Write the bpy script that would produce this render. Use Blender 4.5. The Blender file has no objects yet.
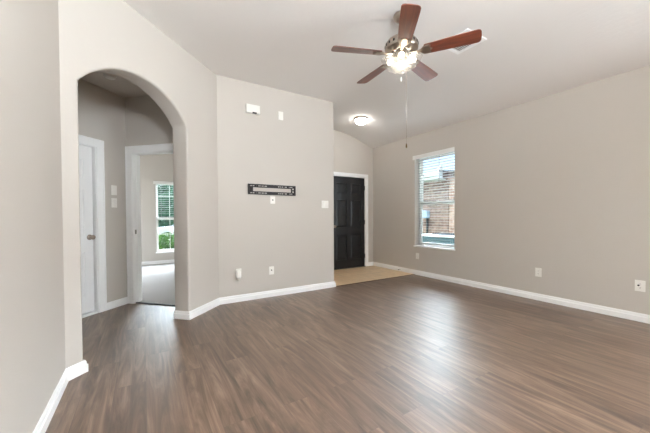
import bpy, bmesh, math, random
from mathutils import Vector, Matrix
random.seed(7)
S = bpy.context.scene
C = S.collection
R = math.radians
PI = math.pi

# ------------------------------------------------------------------ camera
cam = bpy.data.cameras.new('camera')
co = bpy.data.objects.new('camera', cam); C.objects.link(co)
co.location = (0, 0, 1.166)
co.rotation_mode = 'QUATERNION'
_f = Vector((0.52372254, 0.85171081, -0.01741813)); _r = Vector((0.85178845, -0.52386529, -0.00464595)); _u = Vector((0.01308175, 0.01240337, 0.9998375))
co.rotation_quaternion = Matrix((_r, _u, -_f)).transposed().to_quaternion()
cam.sensor_width = 36.0
cam.lens = 36.0 * 294.9 / 650
cam.shift_y = 5.15 / 650
cam.clip_start = 0.02
S.camera = co

GLARE = 130.0
# ------------------------------------------------------------------ world, sun, area lights, exposure
W = bpy.data.worlds.new('sky'); S.world = W; W.use_nodes = True
wn = W.node_tree.nodes; wl = W.node_tree.links
bg = wn['Background']
sky = wn.new('ShaderNodeTexSky'); sky.sky_type = 'NISHITA'
sky.sun_disc = False; sky.sun_elevation = R(55); sky.sun_rotation = R(-50)
sky.air_density = 1.0; sky.dust_density = 3.0; sky.ozone_density = 1.5
# added bright sky lobe, out of view, giving the floor its window glare
def wmath(op, a, b=None, c=None):
    n = wn.new('ShaderNodeMath'); n.operation = op
    for i, v in enumerate((a, b, c)):
        if v is None: continue
        if isinstance(v, (int, float)): n.inputs[i].default_value = v
        else: wl.new(v, n.inputs[i])
    return n.outputs[0]
def wstep(v, a, b):
    n = wn.new('ShaderNodeMapRange'); n.interpolation_type = 'SMOOTHSTEP'
    wl.new(v, n.inputs['Value']); n.inputs['From Min'].default_value = a; n.inputs['From Max'].default_value = b
    return n.outputs[0]
tcw = wn.new('ShaderNodeTexCoord'); sep = wn.new('ShaderNodeSeparateXYZ'); wl.new(tcw.outputs['Generated'], sep.inputs[0])
hx = wmath('MULTIPLY_ADD', sep.outputs[0], .707, wmath('MULTIPLY', sep.outputs[1], .707))
hl = wmath('SQRT', wmath('SUBTRACT', 1.0001, wmath('MULTIPLY', sep.outputs[2], sep.outputs[2])))
glare_lobe = wmath('MULTIPLY', wstep(wmath('DIVIDE', hx, hl), .60, .98), wmath('MULTIPLY', wstep(sep.outputs[2], .215, .29), wstep(sep.outputs[2], .74, .56)))
lobe_noise = wn.new('ShaderNodeTexNoise'); lobe_noise.inputs['Scale'].default_value = 4; lobe_noise.inputs['Detail'].default_value = 5; wl.new(tcw.outputs['Generated'], lobe_noise.inputs['Vector'])
glare_lobe = wmath('MULTIPLY', glare_lobe, wmath('ADD', lobe_noise.outputs['Fac'], .5))
glare_bg = wn.new('ShaderNodeBackground'); glare_bg.inputs[0].default_value = (.82, .91, 1, 1)
wl.new(wmath('MULTIPLY', glare_lobe, GLARE), glare_bg.inputs[1])
addw = wn.new('ShaderNodeAddShader'); wl.new(bg.outputs[0], addw.inputs[0]); wl.new(glare_bg.outputs[0], addw.inputs[1])
wl.new(addw.outputs[0], wn['World Output'].inputs[0])
wl.new(sky.outputs[0], bg.inputs[0]); bg.inputs[1].default_value = 0.45

def sun_lamp():
    l = bpy.data.lights.new('sun', 'SUN'); l.energy = 1.7; l.angle = R(1.2); l.color = (1, .95, .88)
    o = bpy.data.objects.new('sun', l); C.objects.link(o)
    o.rotation_euler = Vector((.5, -.40, -1.25)).to_track_quat('-Z', 'Y').to_euler()
    o.location = (0, 8, 12)
sun_lamp()

def area(name, loc, aim, sx, sy, power, col):
    l = bpy.data.lights.new(name, 'AREA'); l.shape = 'RECTANGLE'; l.size = sx; l.size_y = sy
    l.energy = power; l.color = col
    o = bpy.data.objects.new(name, l); C.objects.link(o); o.location = loc
    o.rotation_euler = Vector(aim).to_track_quat('-Z', 'Y').to_euler()
    return o
# daylight coming in at the big rear windows behind the camera and the bedroom's side window
area('side_window_daylight', (4.50, -1.70, 1.35), (-1, .12, -.1), 2.2, 1.7, 178, (.86, .93, 1))
area('rear_window_daylight', (1.30, -4.40, 1.45), (0, 1, 0), 1.7, 1.9, 10, (.94, .98, 1))
area('bounce_flash', (.4, -1.2, 2.1), (.05, .6, 1), 0.8, .8, 200, (.88, .945, 1)).data.spread = R(150)
area('bedroom_side_daylight', (-2.10, 7.0, 1.4), (1, 0, 0), 1.5, 1.6, 65, (.95, .985, 1))

S.view_settings.view_transform = 'Standard'
S.view_settings.look = 'None'
S.view_settings.gamma = 1
S.view_settings.use_curve_mapping = False
S.view_settings.exposure = 0.13
S.cycles.diffuse_bounces = 6
S.cycles.max_bounces = 12
S.cycles.sample_clamp_indirect = 60.0
S.cycles.caustics_reflective = False
S.cycles.caustics_refractive = False

# ------------------------------------------------------------------ materials
def srgb(r, g, b):
    f = lambda c: c / 12.92 if c <= .04045 else ((c + .055) / 1.055) ** 2.4
    return (f(r / 255), f(g / 255), f(b / 255), 1)

def mat(name, col, rough=.5, metal=0, spec=.5, bump=None, coat=0, emit=None):
    m = bpy.data.materials.new(name); m.use_nodes = True
    n = m.node_tree.nodes; L = m.node_tree.links
    b = n['Principled BSDF']
    b.inputs['Base Color'].default_value = col
    b.inputs['Roughness'].default_value = rough
    b.inputs['Metallic'].default_value = metal
    b.inputs['Specular IOR Level'].default_value = spec
    b.inputs['Coat Weight'].default_value = coat
    if emit:
        b.inputs['Emission Color'].default_value = emit[0]
        b.inputs['Emission Strength'].default_value = emit[1]
    tc = n.new('ShaderNodeTexCoord')
    nz = n.new('ShaderNodeTexNoise')
    sc, st = bump or (40, .03)
    nz.inputs['Scale'].default_value = sc; nz.inputs['Detail'].default_value = 3
    L.new(tc.outputs['Object'], nz.inputs['Vector'])
    bp = n.new('ShaderNodeBump'); bp.inputs['Strength'].default_value = st; bp.inputs['Distance'].default_value = .01
    L.new(nz.outputs['Fac'], bp.inputs['Height']); L.new(bp.outputs[0], b.inputs['Normal'])
    return m

def mix(n, L, fac, a, b, blend='MIX'):
    x = n.new('ShaderNodeMix'); x.data_type = 'RGBA'; x.blend_type = blend
    for s, v in ((x.inputs[0], fac), (x.inputs[6], a), (x.inputs[7], b)):
        if hasattr(v, 'links') or isinstance(v, bpy.types.NodeSocket): L.new(v, s)
        else: s.default_value = v
    return x.outputs[2]

def ramp(n, L, src, stops):
    r = n.new('ShaderNodeValToRGB'); L.new(src, r.inputs[0])
    e = r.color_ramp.elements
    e[0].position, e[0].color = stops[0]; e[1].position, e[1].color = stops[-1]
    for p, c in stops[1:-1]:
        k = e.new(p); k.color = c
    return r.outputs[0]

def wood_floor():
    m = bpy.data.materials.new('plank_floor'); m.use_nodes = True
    n = m.node_tree.nodes; L = m.node_tree.links; b = n['Principled BSDF']
    tc = n.new('ShaderNodeTexCoord')
    mp = n.new('ShaderNodeMapping'); mp.inputs['Rotation'].default_value = (0, 0, R(90))
    L.new(tc.outputs['Object'], mp.inputs[0])
    br = n.new('ShaderNodeTexBrick')
    br.offset = .37; br.offset_frequency = 2; br.squash = 1
    br.inputs['Scale'].default_value = 1; br.inputs['Brick Width'].default_value = 1.22
    br.inputs['Row Height'].default_value = .182; br.inputs['Mortar Size'].default_value = .0011
    br.inputs['Mortar Smooth'].default_value = .2; br.inputs['Bias'].default_value = 0
    br.inputs['Color1'].default_value = (0, 0, 0, 1); br.inputs['Color2'].default_value = (1, 1, 1, 1)
    br.inputs['Mortar'].default_value = (.5, .5, .5, 1)
    L.new(mp.outputs[0], br.inputs['Vector'])
    # each plank shifts its own piece of grain
    sc = n.new('ShaderNodeVectorMath'); sc.operation = 'MULTIPLY'; sc.inputs[1].default_value = (11, 1.15, 1)
    L.new(tc.outputs['Object'], sc.inputs[0])
    off = n.new('ShaderNodeVectorMath'); off.operation = 'MULTIPLY_ADD'
    off.inputs[1].default_value = (37, 11, 5)
    L.new(br.outputs['Color'], off.inputs[0]); L.new(sc.outputs[0], off.inputs[2])
    g = n.new('ShaderNodeTexNoise'); g.inputs['Scale'].default_value = 1.0; g.inputs['Detail'].default_value = 5
    g.inputs['Roughness'].default_value = .62; g.inputs['Distortion'].default_value = 1.5
    L.new(off.outputs[0], g.inputs['Vector'])
    col = ramp(n, L, g.outputs['Fac'], [(.28, srgb(68, 50, 39)), (.44, srgb(99, 77, 61)), (.56, srgb(120, 96, 78)), (.74, srgb(150, 125, 105))])
    # fine pores
    sc2 = n.new('ShaderNodeVectorMath'); sc2.operation = 'MULTIPLY'; sc2.inputs[1].default_value = (5.5, .35, 1)
    L.new(off.outputs[0], sc2.inputs[0])
    g2 = n.new('ShaderNodeTexNoise'); g2.inputs['Scale'].default_value = 2.2; g2.inputs['Detail'].default_value = 3
    L.new(sc2.outputs[0], g2.inputs['Vector'])
    pore = ramp(n, L, g2.outputs['Fac'], [(.3, (.80, .80, .80, 1)), (.6, (1.04, 1.04, 1.04, 1))])
    c2 = mix(n, L, 1.0, col, pore, 'MULTIPLY')
    tone = ramp(n, L, br.outputs['Color'], [(0, (.93, .93, .93, 1)), (1, (1.06, 1.06, 1.05, 1))])
    c3 = mix(n, L, 1.0, c2, tone, 'MULTIPLY')
    c4 = mix(n, L, br.outputs['Fac'], c3, srgb(88, 72, 62))
    L.new(c4, b.inputs['Base Color'])
    mr = n.new('ShaderNodeMapRange'); mr.inputs['To Min'].default_value = .40; mr.inputs['To Max'].default_value = .50
    L.new(g.outputs['Fac'], mr.inputs['Value']); L.new(mr.outputs[0], b.inputs['Roughness'])
    b.inputs['Specular IOR Level'].default_value = .5
    b.inputs['Coat Weight'].default_value = .9; b.inputs['Coat Roughness'].default_value = .46
    bp = n.new('ShaderNodeBump'); bp.inputs['Strength'].default_value = .06; bp.inputs['Distance'].default_value = .004
    L.new(g2.outputs['Fac'], bp.inputs['Height']); L.new(bp.outputs[0], b.inputs['Normal'])
    return m

def brick_mat(name, c1, c2, mortar, bw, rh, ms, axis, bump=.5, offset=.5, rough=.85, vary=.5):
    """axis: 'x' wall facing x (uses y,z), 'z' floor (uses x,y)"""
    m = bpy.data.materials.new(name); m.use_nodes = True
    n = m.node_tree.nodes; L = m.node_tree.links; b = n['Principled BSDF']
    tc = n.new('ShaderNodeTexCoord'); sp = n.new('ShaderNodeSeparateXYZ'); cb = n.new('ShaderNodeCombineXYZ')
    L.new(tc.outputs['Object'], sp.inputs[0])
    a = {'x': ('Y', 'Z'), 'y': ('X', 'Z'), 'z': ('X', 'Y')}[axis]
    L.new(sp.outputs[a[0]], cb.inputs[0]); L.new(sp.outputs[a[1]], cb.inputs[1])
    br = n.new('ShaderNodeTexBrick'); br.offset = offset
    for k, v in (('Scale', 1), ('Brick Width', bw), ('Row Height', rh), ('Mortar Size', ms), ('Mortar Smooth', .3)):
        br.inputs[k].default_value = v
    br.inputs['Color1'].default_value = c1; br.inputs['Color2'].default_value = c2; br.inputs['Mortar'].default_value = mortar
    L.new(cb.outputs[0], br.inputs['Vector'])
    nz = n.new('ShaderNodeTexNoise'); nz.inputs['Scale'].default_value = 9; nz.inputs['Detail'].default_value = 4
    L.new(tc.outputs['Object'], nz.inputs['Vector'])
    v = ramp(n, L, nz.outputs['Fac'], [(.25, (1 - vary * .5,) * 3 + (1,)), (.75, (1 + vary * .35,) * 3 + (1,))])
    L.new(mix(n, L, 1.0, br.outputs['Color'], v, 'MULTIPLY'), b.inputs['Base Color'])
    b.inputs['Roughness'].default_value = rough
    bp = n.new('ShaderNodeBump'); bp.inputs['Strength'].default_value = bump; bp.inputs['Distance'].default_value = .006
    bp.invert = True
    L.new(br.outputs['Fac'], bp.inputs['Height']); L.new(bp.outputs[0], b.inputs['Normal'])
    return m

def blade_wood():
    m = bpy.data.materials.new('cherry_blade'); m.use_nodes = True
    n = m.node_tree.nodes; L = m.node_tree.links; b = n['Principled BSDF']
    tc = n.new('ShaderNodeTexCoord')
    sc = n.new('ShaderNodeVectorMath'); sc.operation = 'MULTIPLY'; sc.inputs[1].default_value = (3, 45, 10)
    L.new(tc.outputs['Object'], sc.inputs[0])
    g = n.new('ShaderNodeTexNoise'); g.inputs['Scale'].default_value = 1; g.inputs['Detail'].default_value = 4; g.inputs['Distortion'].default_value = .6
    L.new(sc.outputs[0], g.inputs['Vector'])
    L.new(ramp(n, L, g.outputs['Fac'], [(.3, srgb(84, 36, 22)), (.55, srgb(126, 60, 36)), (.75, srgb(150, 82, 50))]), b.inputs['Base Color'])
    b.inputs['Roughness'].default_value = .33; b.inputs['Coat Weight'].default_value = 1; b.inputs['Coat Roughness'].default_value = .42
    return m

def front_only(n, L, fac):                            # thin glass: reflect once, at the face that is entered
    g = n.new('ShaderNodeNewGeometry'); s_ = n.new('ShaderNodeMath'); s_.operation = 'SUBTRACT'; s_.inputs[0].default_value = 1
    L.new(g.outputs['Backfacing'], s_.inputs[1])
    m_ = n.new('ShaderNodeMath'); m_.operation = 'MULTIPLY'; L.new(fac, m_.inputs[0]); L.new(s_.outputs[0], m_.inputs[1])
    return m_.outputs[0]

def glass_pane():
    m = bpy.data.materials.new('window_glass'); m.use_nodes = True
    n = m.node_tree.nodes; L = m.node_tree.links
    n.remove(n['Principled BSDF'])
    t = n.new('ShaderNodeBsdfTransparent'); t.inputs[0].default_value = (.95, .97, .97, 1)
    g = n.new('ShaderNodeBsdfGlossy'); g.inputs['Roughness'].default_value = .02
    f = n.new('ShaderNodeFresnel'); f.inputs[0].default_value = 1.45
    x = n.new('ShaderNodeMixShader'); L.new(front_only(n, L, f.outputs[0]), x.inputs[0]); L.new(t.outputs[0], x.inputs[1]); L.new(g.outputs[0], x.inputs[2])
    L.new(x.outputs[0], n['Material Output'].inputs[0])
    return m

def shade_glass():
    m = bpy.data.materials.new('ribbed_lamp_glass'); m.use_nodes = True
    n = m.node_tree.nodes; L = m.node_tree.links
    n.remove(n['Principled BSDF'])
    t = n.new('ShaderNodeBsdfTransparent'); t.inputs[0].default_value = (.97, .96, .94, 1)
    d = n.new('ShaderNodeBsdfTranslucent'); d.inputs[0].default_value = (.95, .93, .9, 1)
    g = n.new('ShaderNodeBsdfGlossy'); g.inputs['Roughness'].default_value = .12
    x = n.new('ShaderNodeMixShader'); x.inputs[0].default_value = .22
    L.new(t.outputs[0], x.inputs[1]); L.new(d.outputs[0], x.inputs[2])
    y = n.new('ShaderNodeMixShader'); f = n.new('ShaderNodeFresnel'); f.inputs[0].default_value = 1.5
    L.new(front_only(n, L, f.outputs[0]), y.inputs[0]); L.new(x.outputs[0], y.inputs[1]); L.new(g.outputs[0], y.inputs[2])
    L.new(y.outputs[0], n['Material Output'].inputs[0])
    return m

def foliage(name, dark, light):
    m = bpy.data.materials.new(name); m.use_nodes = True
    n = m.node_tree.nodes; L = m.node_tree.links; b = n['Principled BSDF']
    tc = n.new('ShaderNodeTexCoord'); nz = n.new('ShaderNodeTexNoise'); nz.inputs['Scale'].default_value = 5
    L.new(tc.outputs['Object'], nz.inputs['Vector'])
    c = ramp(n, L, nz.outputs['Fac'], [(.3, dark), (.7, light)])
    L.new(c, b.inputs['Base Color']); b.inputs['Roughness'].default_value = .55
    tr = n.new('ShaderNodeBsdfTranslucent'); L.new(c, tr.inputs[0])
    x = n.new('ShaderNodeMixShader'); x.inputs[0].default_value = .22
    L.new(b.outputs[0], x.inputs[1]); L.new(tr.outputs[0], x.inputs[2]); L.new(x.outputs[0], n['Material Output'].inputs[0])
    return m

M = dict(
    wall=mat('greige_wall_paint', srgb(202, 196, 188), .6, spec=.3, bump=(55, .09)),
    ceil=mat('ceiling_paint', srgb(235, 232, 229), .75, spec=.2, bump=(45, .12)),
    trim=mat('white_trim_paint', srgb(247, 247, 246), .35, bump=(20, .01)),
    white=mat('white_plastic', srgb(240, 238, 232), .35, bump=(20, .01)),
    ivory=mat('off_white_plastic', srgb(228, 222, 212), .4, bump=(20, .01)),
    vinyl=mat('white_vinyl', srgb(238, 238, 234), .4, bump=(20, .01)),
    slat=mat('backlit_grey_slat', srgb(168, 170, 170), .45, bump=(20, .01)),  # white slats, their backlit shade put into this grey base colour
    black=mat('black_door_paint', srgb(24, 25, 28), .30, spec=.5, bump=(30, .03)),
    blackm=mat('black_steel', srgb(38, 33, 32), .45, metal=.3, bump=(60, .04)),
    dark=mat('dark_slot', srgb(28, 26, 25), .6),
    nickel=mat('brushed_nickel', srgb(176, 164, 152), .28, metal=1, bump=(90, .03)),
    steel=mat('satin_steel', srgb(170, 170, 170), .25, metal=1),
    brass=mat('antique_brass', srgb(96, 78, 50), .35, metal=1),
    rubber=mat('dark_rubber', srgb(22, 22, 22), .7),
    blade=blade_wood(), floor=wood_floor(), glass=glass_pane(), lampglass=shade_glass(),
    tile=brick_mat('beige_floor_tile', srgb(232, 204, 166), srgb(225, 195, 156), srgb(204, 178, 146), .33, .33, .004, 'z', .15, 0, .35, .25),
    carpet=mat('cut_pile_carpet', srgb(176, 173, 171), .95, spec=.1, bump=(160, .7)),
    brick=brick_mat('mixed_brown_brick', srgb(96, 76, 70), srgb(150, 128, 118), srgb(150, 144, 140), .21, .075, .008, 'x', .7, vary=.9),
    brickx=brick_mat('mixed_tan_brick', srgb(140, 108, 96), srgb(184, 160, 146), srgb(180, 172, 165), .21, .075, .008, 'x', .7, vary=.8),
    fascia=mat('pale_grey_fascia', srgb(190, 198, 200), .5),
    shingle=brick_mat('grey_shingle', srgb(92, 92, 96), srgb(116, 114, 114), srgb(70, 70, 72), .3, .14, .006, 'z', .6),
    acbody=mat('teal_grey_metal', srgb(62, 92, 98), .45, metal=.2),
    actop=mat('pale_metal_lid', srgb(206, 216, 218), .4),
    acgrill=mat('dark_louvre', srgb(30, 46, 52), .5),
    concrete=mat('concrete', srgb(168, 164, 156), .85, bump=(30, .25)),
    grass=mat('lawn', srgb(84, 116, 58), .9, bump=(60, .9)),
    asphalt=mat('street_asphalt', srgb(112, 112, 112), .85, bump=(90, .4)),
    carpaint=mat('silver_white_car_paint', srgb(222, 226, 230), .22, coat=.7),
    carglass=mat('tinted_car_glass', srgb(24, 32, 38), .06, spec=.7),
    tyre=mat('tyre_rubber', srgb(24, 24, 25), .75),
    lamp_red=mat('red_lens', srgb(150, 20, 18), .2),
    bark=mat('tree_bark', srgb(84, 70, 58), .9, bump=(25, .8)),
    leaf=foliage('tree_leaves', srgb(28, 66, 50), srgb(84, 126, 100)),
    hedge=foliage('shrub_leaves', srgb(24, 58, 20), srgb(72, 112, 44)),
    bulb=mat('lit_bulb', srgb(255, 240, 215), .4, emit=((1, .92, .78, 1), 15)),
    dome=mat('lit_frosted_dome', srgb(250, 246, 238), .4, emit=((1, .95, .89, 1), 26)),
    blueglass=mat('pale_blue_grey_metal', srgb(150, 176, 200), .4),
)

# ------------------------------------------------------------------ mesh helpers
def newbm(): return bmesh.new()

def add_box(bm, x0, x1, y0, y1, z0, z1, bev=0, seg=1, mtx=None):
    t = bmesh.new()
    bmesh.ops.create_cube(t, size=1)
    for v in t.verts:
        v.co = Vector(((x0 + x1) / 2 + v.co.x * (x1 - x0), (y0 + y1) / 2 + v.co.y * (y1 - y0), (z0 + z1) / 2 + v.co.z * (z1 - z0)))
    if bev: bmesh.ops.bevel(t, geom=t.edges[:], offset=bev, segments=seg, affect='EDGES', profile=.5)
    merge(bm, t, mtx)

def merge(bm, t, mtx=None):
    if mtx is not None: bmesh.ops.transform(t, matrix=mtx, verts=t.verts)
    vm = {v: bm.verts.new(v.co) for v in t.verts}
    for f in t.faces:
        try:
            nf = bm.faces.new([vm[v] for v in f.verts]); nf.smooth = f.smooth
        except ValueError: pass
    t.free()

def add_prism(bm, pts, z0, z1, mtx=None, bevel_vertical=None, r=.02):
    """extrude a 2-D outline along z"""
    t = bmesh.new()
    lo = [t.verts.new((x, y, z0)) for x, y in pts]; hi = [t.verts.new((x, y, z1)) for x, y in pts]
    n = len(pts)
    t.faces.new(lo[::-1]); t.faces.new(hi)
    side = []
    for i in range(n):
        j = (i + 1) % n
        t.faces.new((lo[i], lo[j], hi[j], hi[i]))
    if bevel_vertical:
        es = [e for e in t.edges if any((e.verts[0] is lo[i] and e.verts[1] is hi[i]) or (e.verts[1] is lo[i] and e.verts[0] is hi[i]) for i in bevel_vertical)]
        bmesh.ops.bevel(t, geom=es, offset=r, segments=5, affect='EDGES', profile=.5)
    bmesh.ops.recalc_face_normals(t, faces=t.faces[:])
    merge(bm, t, mtx)

def add_lathe(bm, prof, seg=32, mtx=None, smooth=True, wob=0, nw=0):
    """prof: list of (r, z) revolved about z"""
    t = bmesh.new(); rings = []
    for r, z in prof:
        if r < 1e-6: rings.append([t.verts.new((0, 0, z))])
        else:
            ring = []
            for k in range(seg):
                a = 2 * PI * k / seg; rr = r * (1 + wob * math.cos(a * nw))
                ring.append(t.verts.new((rr * math.cos(a), rr * math.sin(a), z)))
            rings.append(ring)
    for A, B in zip(rings, rings[1:]):
        for k in range(seg):
            a0, a1 = A[k % len(A)], A[(k + 1) % len(A)]; b0, b1 = B[k % len(B)], B[(k + 1) % len(B)]
            vs = []
            for v in (a0, a1, b1, b0):
                if v not in vs: vs.append(v)
            if len(vs) > 2:
                f = t.faces.new(vs); f.smooth = smooth
    bmesh.ops.recalc_face_normals(t, faces=t.faces[:])
    merge(bm, t, mtx)

def add_tube(bm, pts, r, seg=8, caps=True):
    t = bmesh.new(); pts = [Vector(p) for p in pts]; rings = []
    for i, p in enumerate(pts):
        d = (pts[min(i + 1, len(pts) - 1)] - pts[max(i - 1, 0)]).normalized()
        u = d.cross(Vector((0, 0, 1)));
        if u.length < 1e-4: u = Vector((1, 0, 0))
        u.normalize(); w = d.cross(u)
        rr = r[i] if isinstance(r, (list, tuple)) else r
        rings.append([t.verts.new(p + u * rr * math.cos(2 * PI * k / seg) + w * rr * math.sin(2 * PI * k / seg)) for k in range(seg)])
    for A, B in zip(rings, rings[1:]):
        for k in range(seg):
            f = t.faces.new((A[k], A[(k + 1) % seg], B[(k + 1) % seg], B[k])); f.smooth = True
    if caps: t.faces.new(rings[0][::-1]); t.faces.new(rings[-1])
    bmesh.ops.recalc_face_normals(t, faces=t.faces[:])
    merge(bm, t)

def add_ball(bm, c, r, seg=16, sq=(1, 1, 1)):
    t = bmesh.new(); bmesh.ops.create_uvsphere(t, u_segments=seg, v_segments=seg // 2 + 2, radius=r)
    for v in t.verts: v.co = Vector((v.co.x * sq[0] + c[0], v.co.y * sq[1] + c[1], v.co.z * sq[2] + c[2]))
    for f in t.faces: f.smooth = True
    merge(bm, t)

def obj(name, bm, m, parent=None, kind=None, label=None, cat=None, group=None, loc=None, rz=0):
    me = bpy.data.meshes.new(name); bm.to_mesh(me); bm.free(); me.materials.append(m)
    o = bpy.data.objects.new(name, me); C.objects.link(o)
    if parent: o.parent = parent
    if loc: o.location = loc
    if rz: o.rotation_euler = (0, 0, rz)
    tag(o, label, cat, group, kind)
    return o

def tag(o, label=None, cat=None, group=None, kind=None):
    if label: o['label'] = label
    if cat: o['category'] = cat
    if group: o['group'] = group
    if kind: o['kind'] = kind

def empty(name, loc, rz=0, label=None, cat=None, group=None, kind=None):
    o = bpy.data.objects.new(name, None); C.objects.link(o); o.empty_display_size = .1
    o.location = loc; o.rotation_euler = (0, 0, rz); tag(o, label, cat, group, kind)
    return o

def struct(name, bm, m, parent=None): return obj(name, bm, m, parent, kind=None if parent else 'structure')

def box(*a, **k):
    bm = newbm(); add_box(bm, *a, **k); return bm

def frame_mtx(x, y, rz, z=0): return Matrix.Translation((x, y, z)) @ Matrix.Rotation(rz, 4, 'Z')

# ------------------------------------------------------------------ setting: measured plan of the place
XR, YT, YD, H, HR = 4.618, 4.070, 5.34, 3.035, 2.765
XT, CA, XL, HA, HB, YB = 2.683, 3.2294, -.4868, 5.0017, 4.6133, 8.395
YREAR = -4.5
q = math.sqrt(.5)
HH = 2.77                                             # hall and bedroom ceiling

# floor of planks; foyer tile and bedroom carpet lie on it
bm = newbm(); add_box(bm, -2.4, XR + .1, YREAR - .1, 5.1, -.12, 0); struct('floor', bm, M['floor'])
bm = newbm(); add_box(bm, XT - .04, XR + .05, YT + .01, YD + .1, -.1, .004); struct('floor_foyer', bm, M['tile'])
bm = newbm(); add_box(bm, XT, XR, YT - .004, YT + .014, 0, .006, .002); struct('trim_1', bm, mat('brown_transition_strip', srgb(92, 70, 56), .45))
# carpet behind the angled bedroom doorway
bm = newbm(); add_prism(bm, [(-2.3, 6.95), (-.17, 4.82), (.54, 4.11), (.72, 4.19), (2.6, 4.19), (2.6, YB + .05), (-2.3, YB + .05)], -.1, .010); struct('floor_bedroom', bm, M['carpet'])

# ceilings
bm = newbm()
SLP = (H - HR) / (XR - 3.77)
pts = [(-.7, H)] + [(3.77 + .36 * t / 5, H - SLP * .36 * (t / 5 + 1) ** 2 / 4) for t in range(-5, 6)] + [(XR + .15, HR - SLP * .15), (XR + .15, HR + .15), (3.77, H + .2), (-.7, H + .2)]
add_prism(bm, pts, 0, 10.2, Matrix(((1, 0, 0, 0), (0, 0, 1, YREAR - .15), (0, 1, 0, 0), (0, 0, 0, 1))))
struct('ceiling', bm, M['ceil'])
bm = newbm()
add_prism(bm, [(-2.4, 2.2), (-2.4, YB + .1), (2.62, YB + .1), (2.62, 4.19), (.80, 4.19), (.70, 4.13), (-.62, 2.81), (-.62, 2.2)], HH, HH + .1)
struct('ceiling_hall', bm, M['wall'])

# walls of the living room
bm = newbm(); add_box(bm, XL - .15, XL, YREAR, CA + XL, 0, H + .1); struct('wall_left', bm, M['wall'])
# arch wall, local frame: x along the wall, y into the wall
ARCH = frame_mtx(XL, XL + CA, R(45))
LA = (YT - CA - XL) / q
def arch_wall():
    a, b = (-.396 - XL) / q, (.4297 - XL) / q
    sp, rise = 2.182, .284
    hw = (b - a) / 2; rad = (hw * hw + rise * rise) / (2 * rise); mid = (a + b) / 2; th = .20
    def path(off):                                    # opening outline grown by off
        r2 = rad + off; h2 = hw + off; zc = sp + rise - rad
        a0 = math.asin(min(1, h2 / r2)); p = [(mid - h2, 0)]
        for k in range(33):
            t = -a0 + 2 * a0 * k / 32
            p.append((mid + r2 * math.sin(t), zc + r2 * math.cos(t)))
        return p + [(mid + h2, 0)]
    bm = newbm(); r = .02; rings = []
    for k in range(6):
        t = PI / 2 * k / 5; rings.append([bm.verts.new((x, r - r * math.sin(t), z)) for x, z in path(r - r * math.cos(t))][:] if False else
                                         [bm.verts.new((x, r - r * math.cos(PI / 2 - t), z)) for x, z in path(r - r * math.sin(PI / 2 - t))])
    rings = rings[::-1]                               # front ring (on the face) first
    for k in range(6):
        t = PI / 2 * k / 5
        rings.append([bm.verts.new((x, th - r + r * math.sin(t), z)) for x, z in path(r - r * math.cos(t))])
    for A, B in zip(rings, rings[1:]):
        for i in range(len(A) - 1):
            f = bm.faces.new((A[i], A[i + 1], B[i + 1], B[i])); f.smooth = True
    for ring, y in ((rings[0], 0), (rings[-1], th)):
        T = H + .1
        n = len(ring)
        c0, c1 = bm.verts.new((-.0 if y == 0 else -.06, y, 0)), bm.verts.new((-.0 if y == 0 else -.06, y, T))
        tops = [bm.verts.new((ring[i].co.x, y, T)) for i in range(1, n - 1)]
        e0, e1 = bm.verts.new((LA if y == 0 else LA + .06, y, 0)), bm.verts.new((LA if y == 0 else LA + .06, y, T))
        bm.faces.new((c0, ring[0], ring[1], tops[0], c1))
        for i in range(1, n - 2): bm.faces.new((ring[i], ring[i + 1], tops[i], tops[i - 1]))
        bm.faces.new((ring[-1], e0, e1, tops[-1], ring[-2]))
    bmesh.ops.recalc_face_normals(bm, faces=bm.faces[:])
    bmesh.ops.transform(bm, matrix=ARCH, verts=bm.verts)
    struct('wall_arch', bm, M['wall'])
    return a, b, th
AA, AB, ATH = arch_wall()

# television wall with its rounded outer corner and the foyer return behind it
bm = newbm()
add_prism(bm, [(YT - CA, YT), (XT, YT), (XT, YD + .1), (XT - .13, YD + .1), (XT - .13, YT + .14), (YT - CA - .07, YT + .14)], 0, H + .1, bevel_vertical=[1], r=.022)
struct('wall_back', bm, M['wall'])
# entry wall with the door opening
DX0, DX1, DZ = 3.445, 4.385, 2.062
bm = newbm()
for b_ in ((XT - .13, DX0, 0, H + .1), (DX1, XR + .15, 0, H + .1), (DX0, DX1, DZ, H + .1)):
    add_box(bm, b_[0], b_[1], YD, YD + .14, b_[2], b_[3])
struct('wall_entry', bm, M['wall'])
# right wall with the window opening
WY0, WY1, WZ0, WZ1 = 3.199, 4.081, .578, 2.340
bm = newbm()
for y0, y1, z0, z1 in ((YREAR - .1, -3.1, 0, HR + .12), (-3.1, -.75, 0, .5), (-3.1, -.75, 2.35, HR + .12), (-.75, WY0, 0, HR + .12), (WY1, YD + .14, 0, HR + .12), (WY0, WY1, 0, WZ0), (WY0, WY1, WZ1, HR + .12)):
    add_box(bm, XR, XR + .21, y0, y1, z0, z1)
struct('wall_right', bm, M['wall'])
# rear wall behind the camera with two big window openings
bm = newbm()
for x0, x1, z0, z1 in ((XL - .1, .35, 0, H + .1), (2.25, XR + .1, 0, H + .1), (.35, 2.25, 0, .4), (.35, 2.25, 2.45, H + .1)):
    add_box(bm, x0, x1, YREAR - .12, YREAR, z0, z1)
struct('wall_rear', bm, M['wall'])

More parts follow.
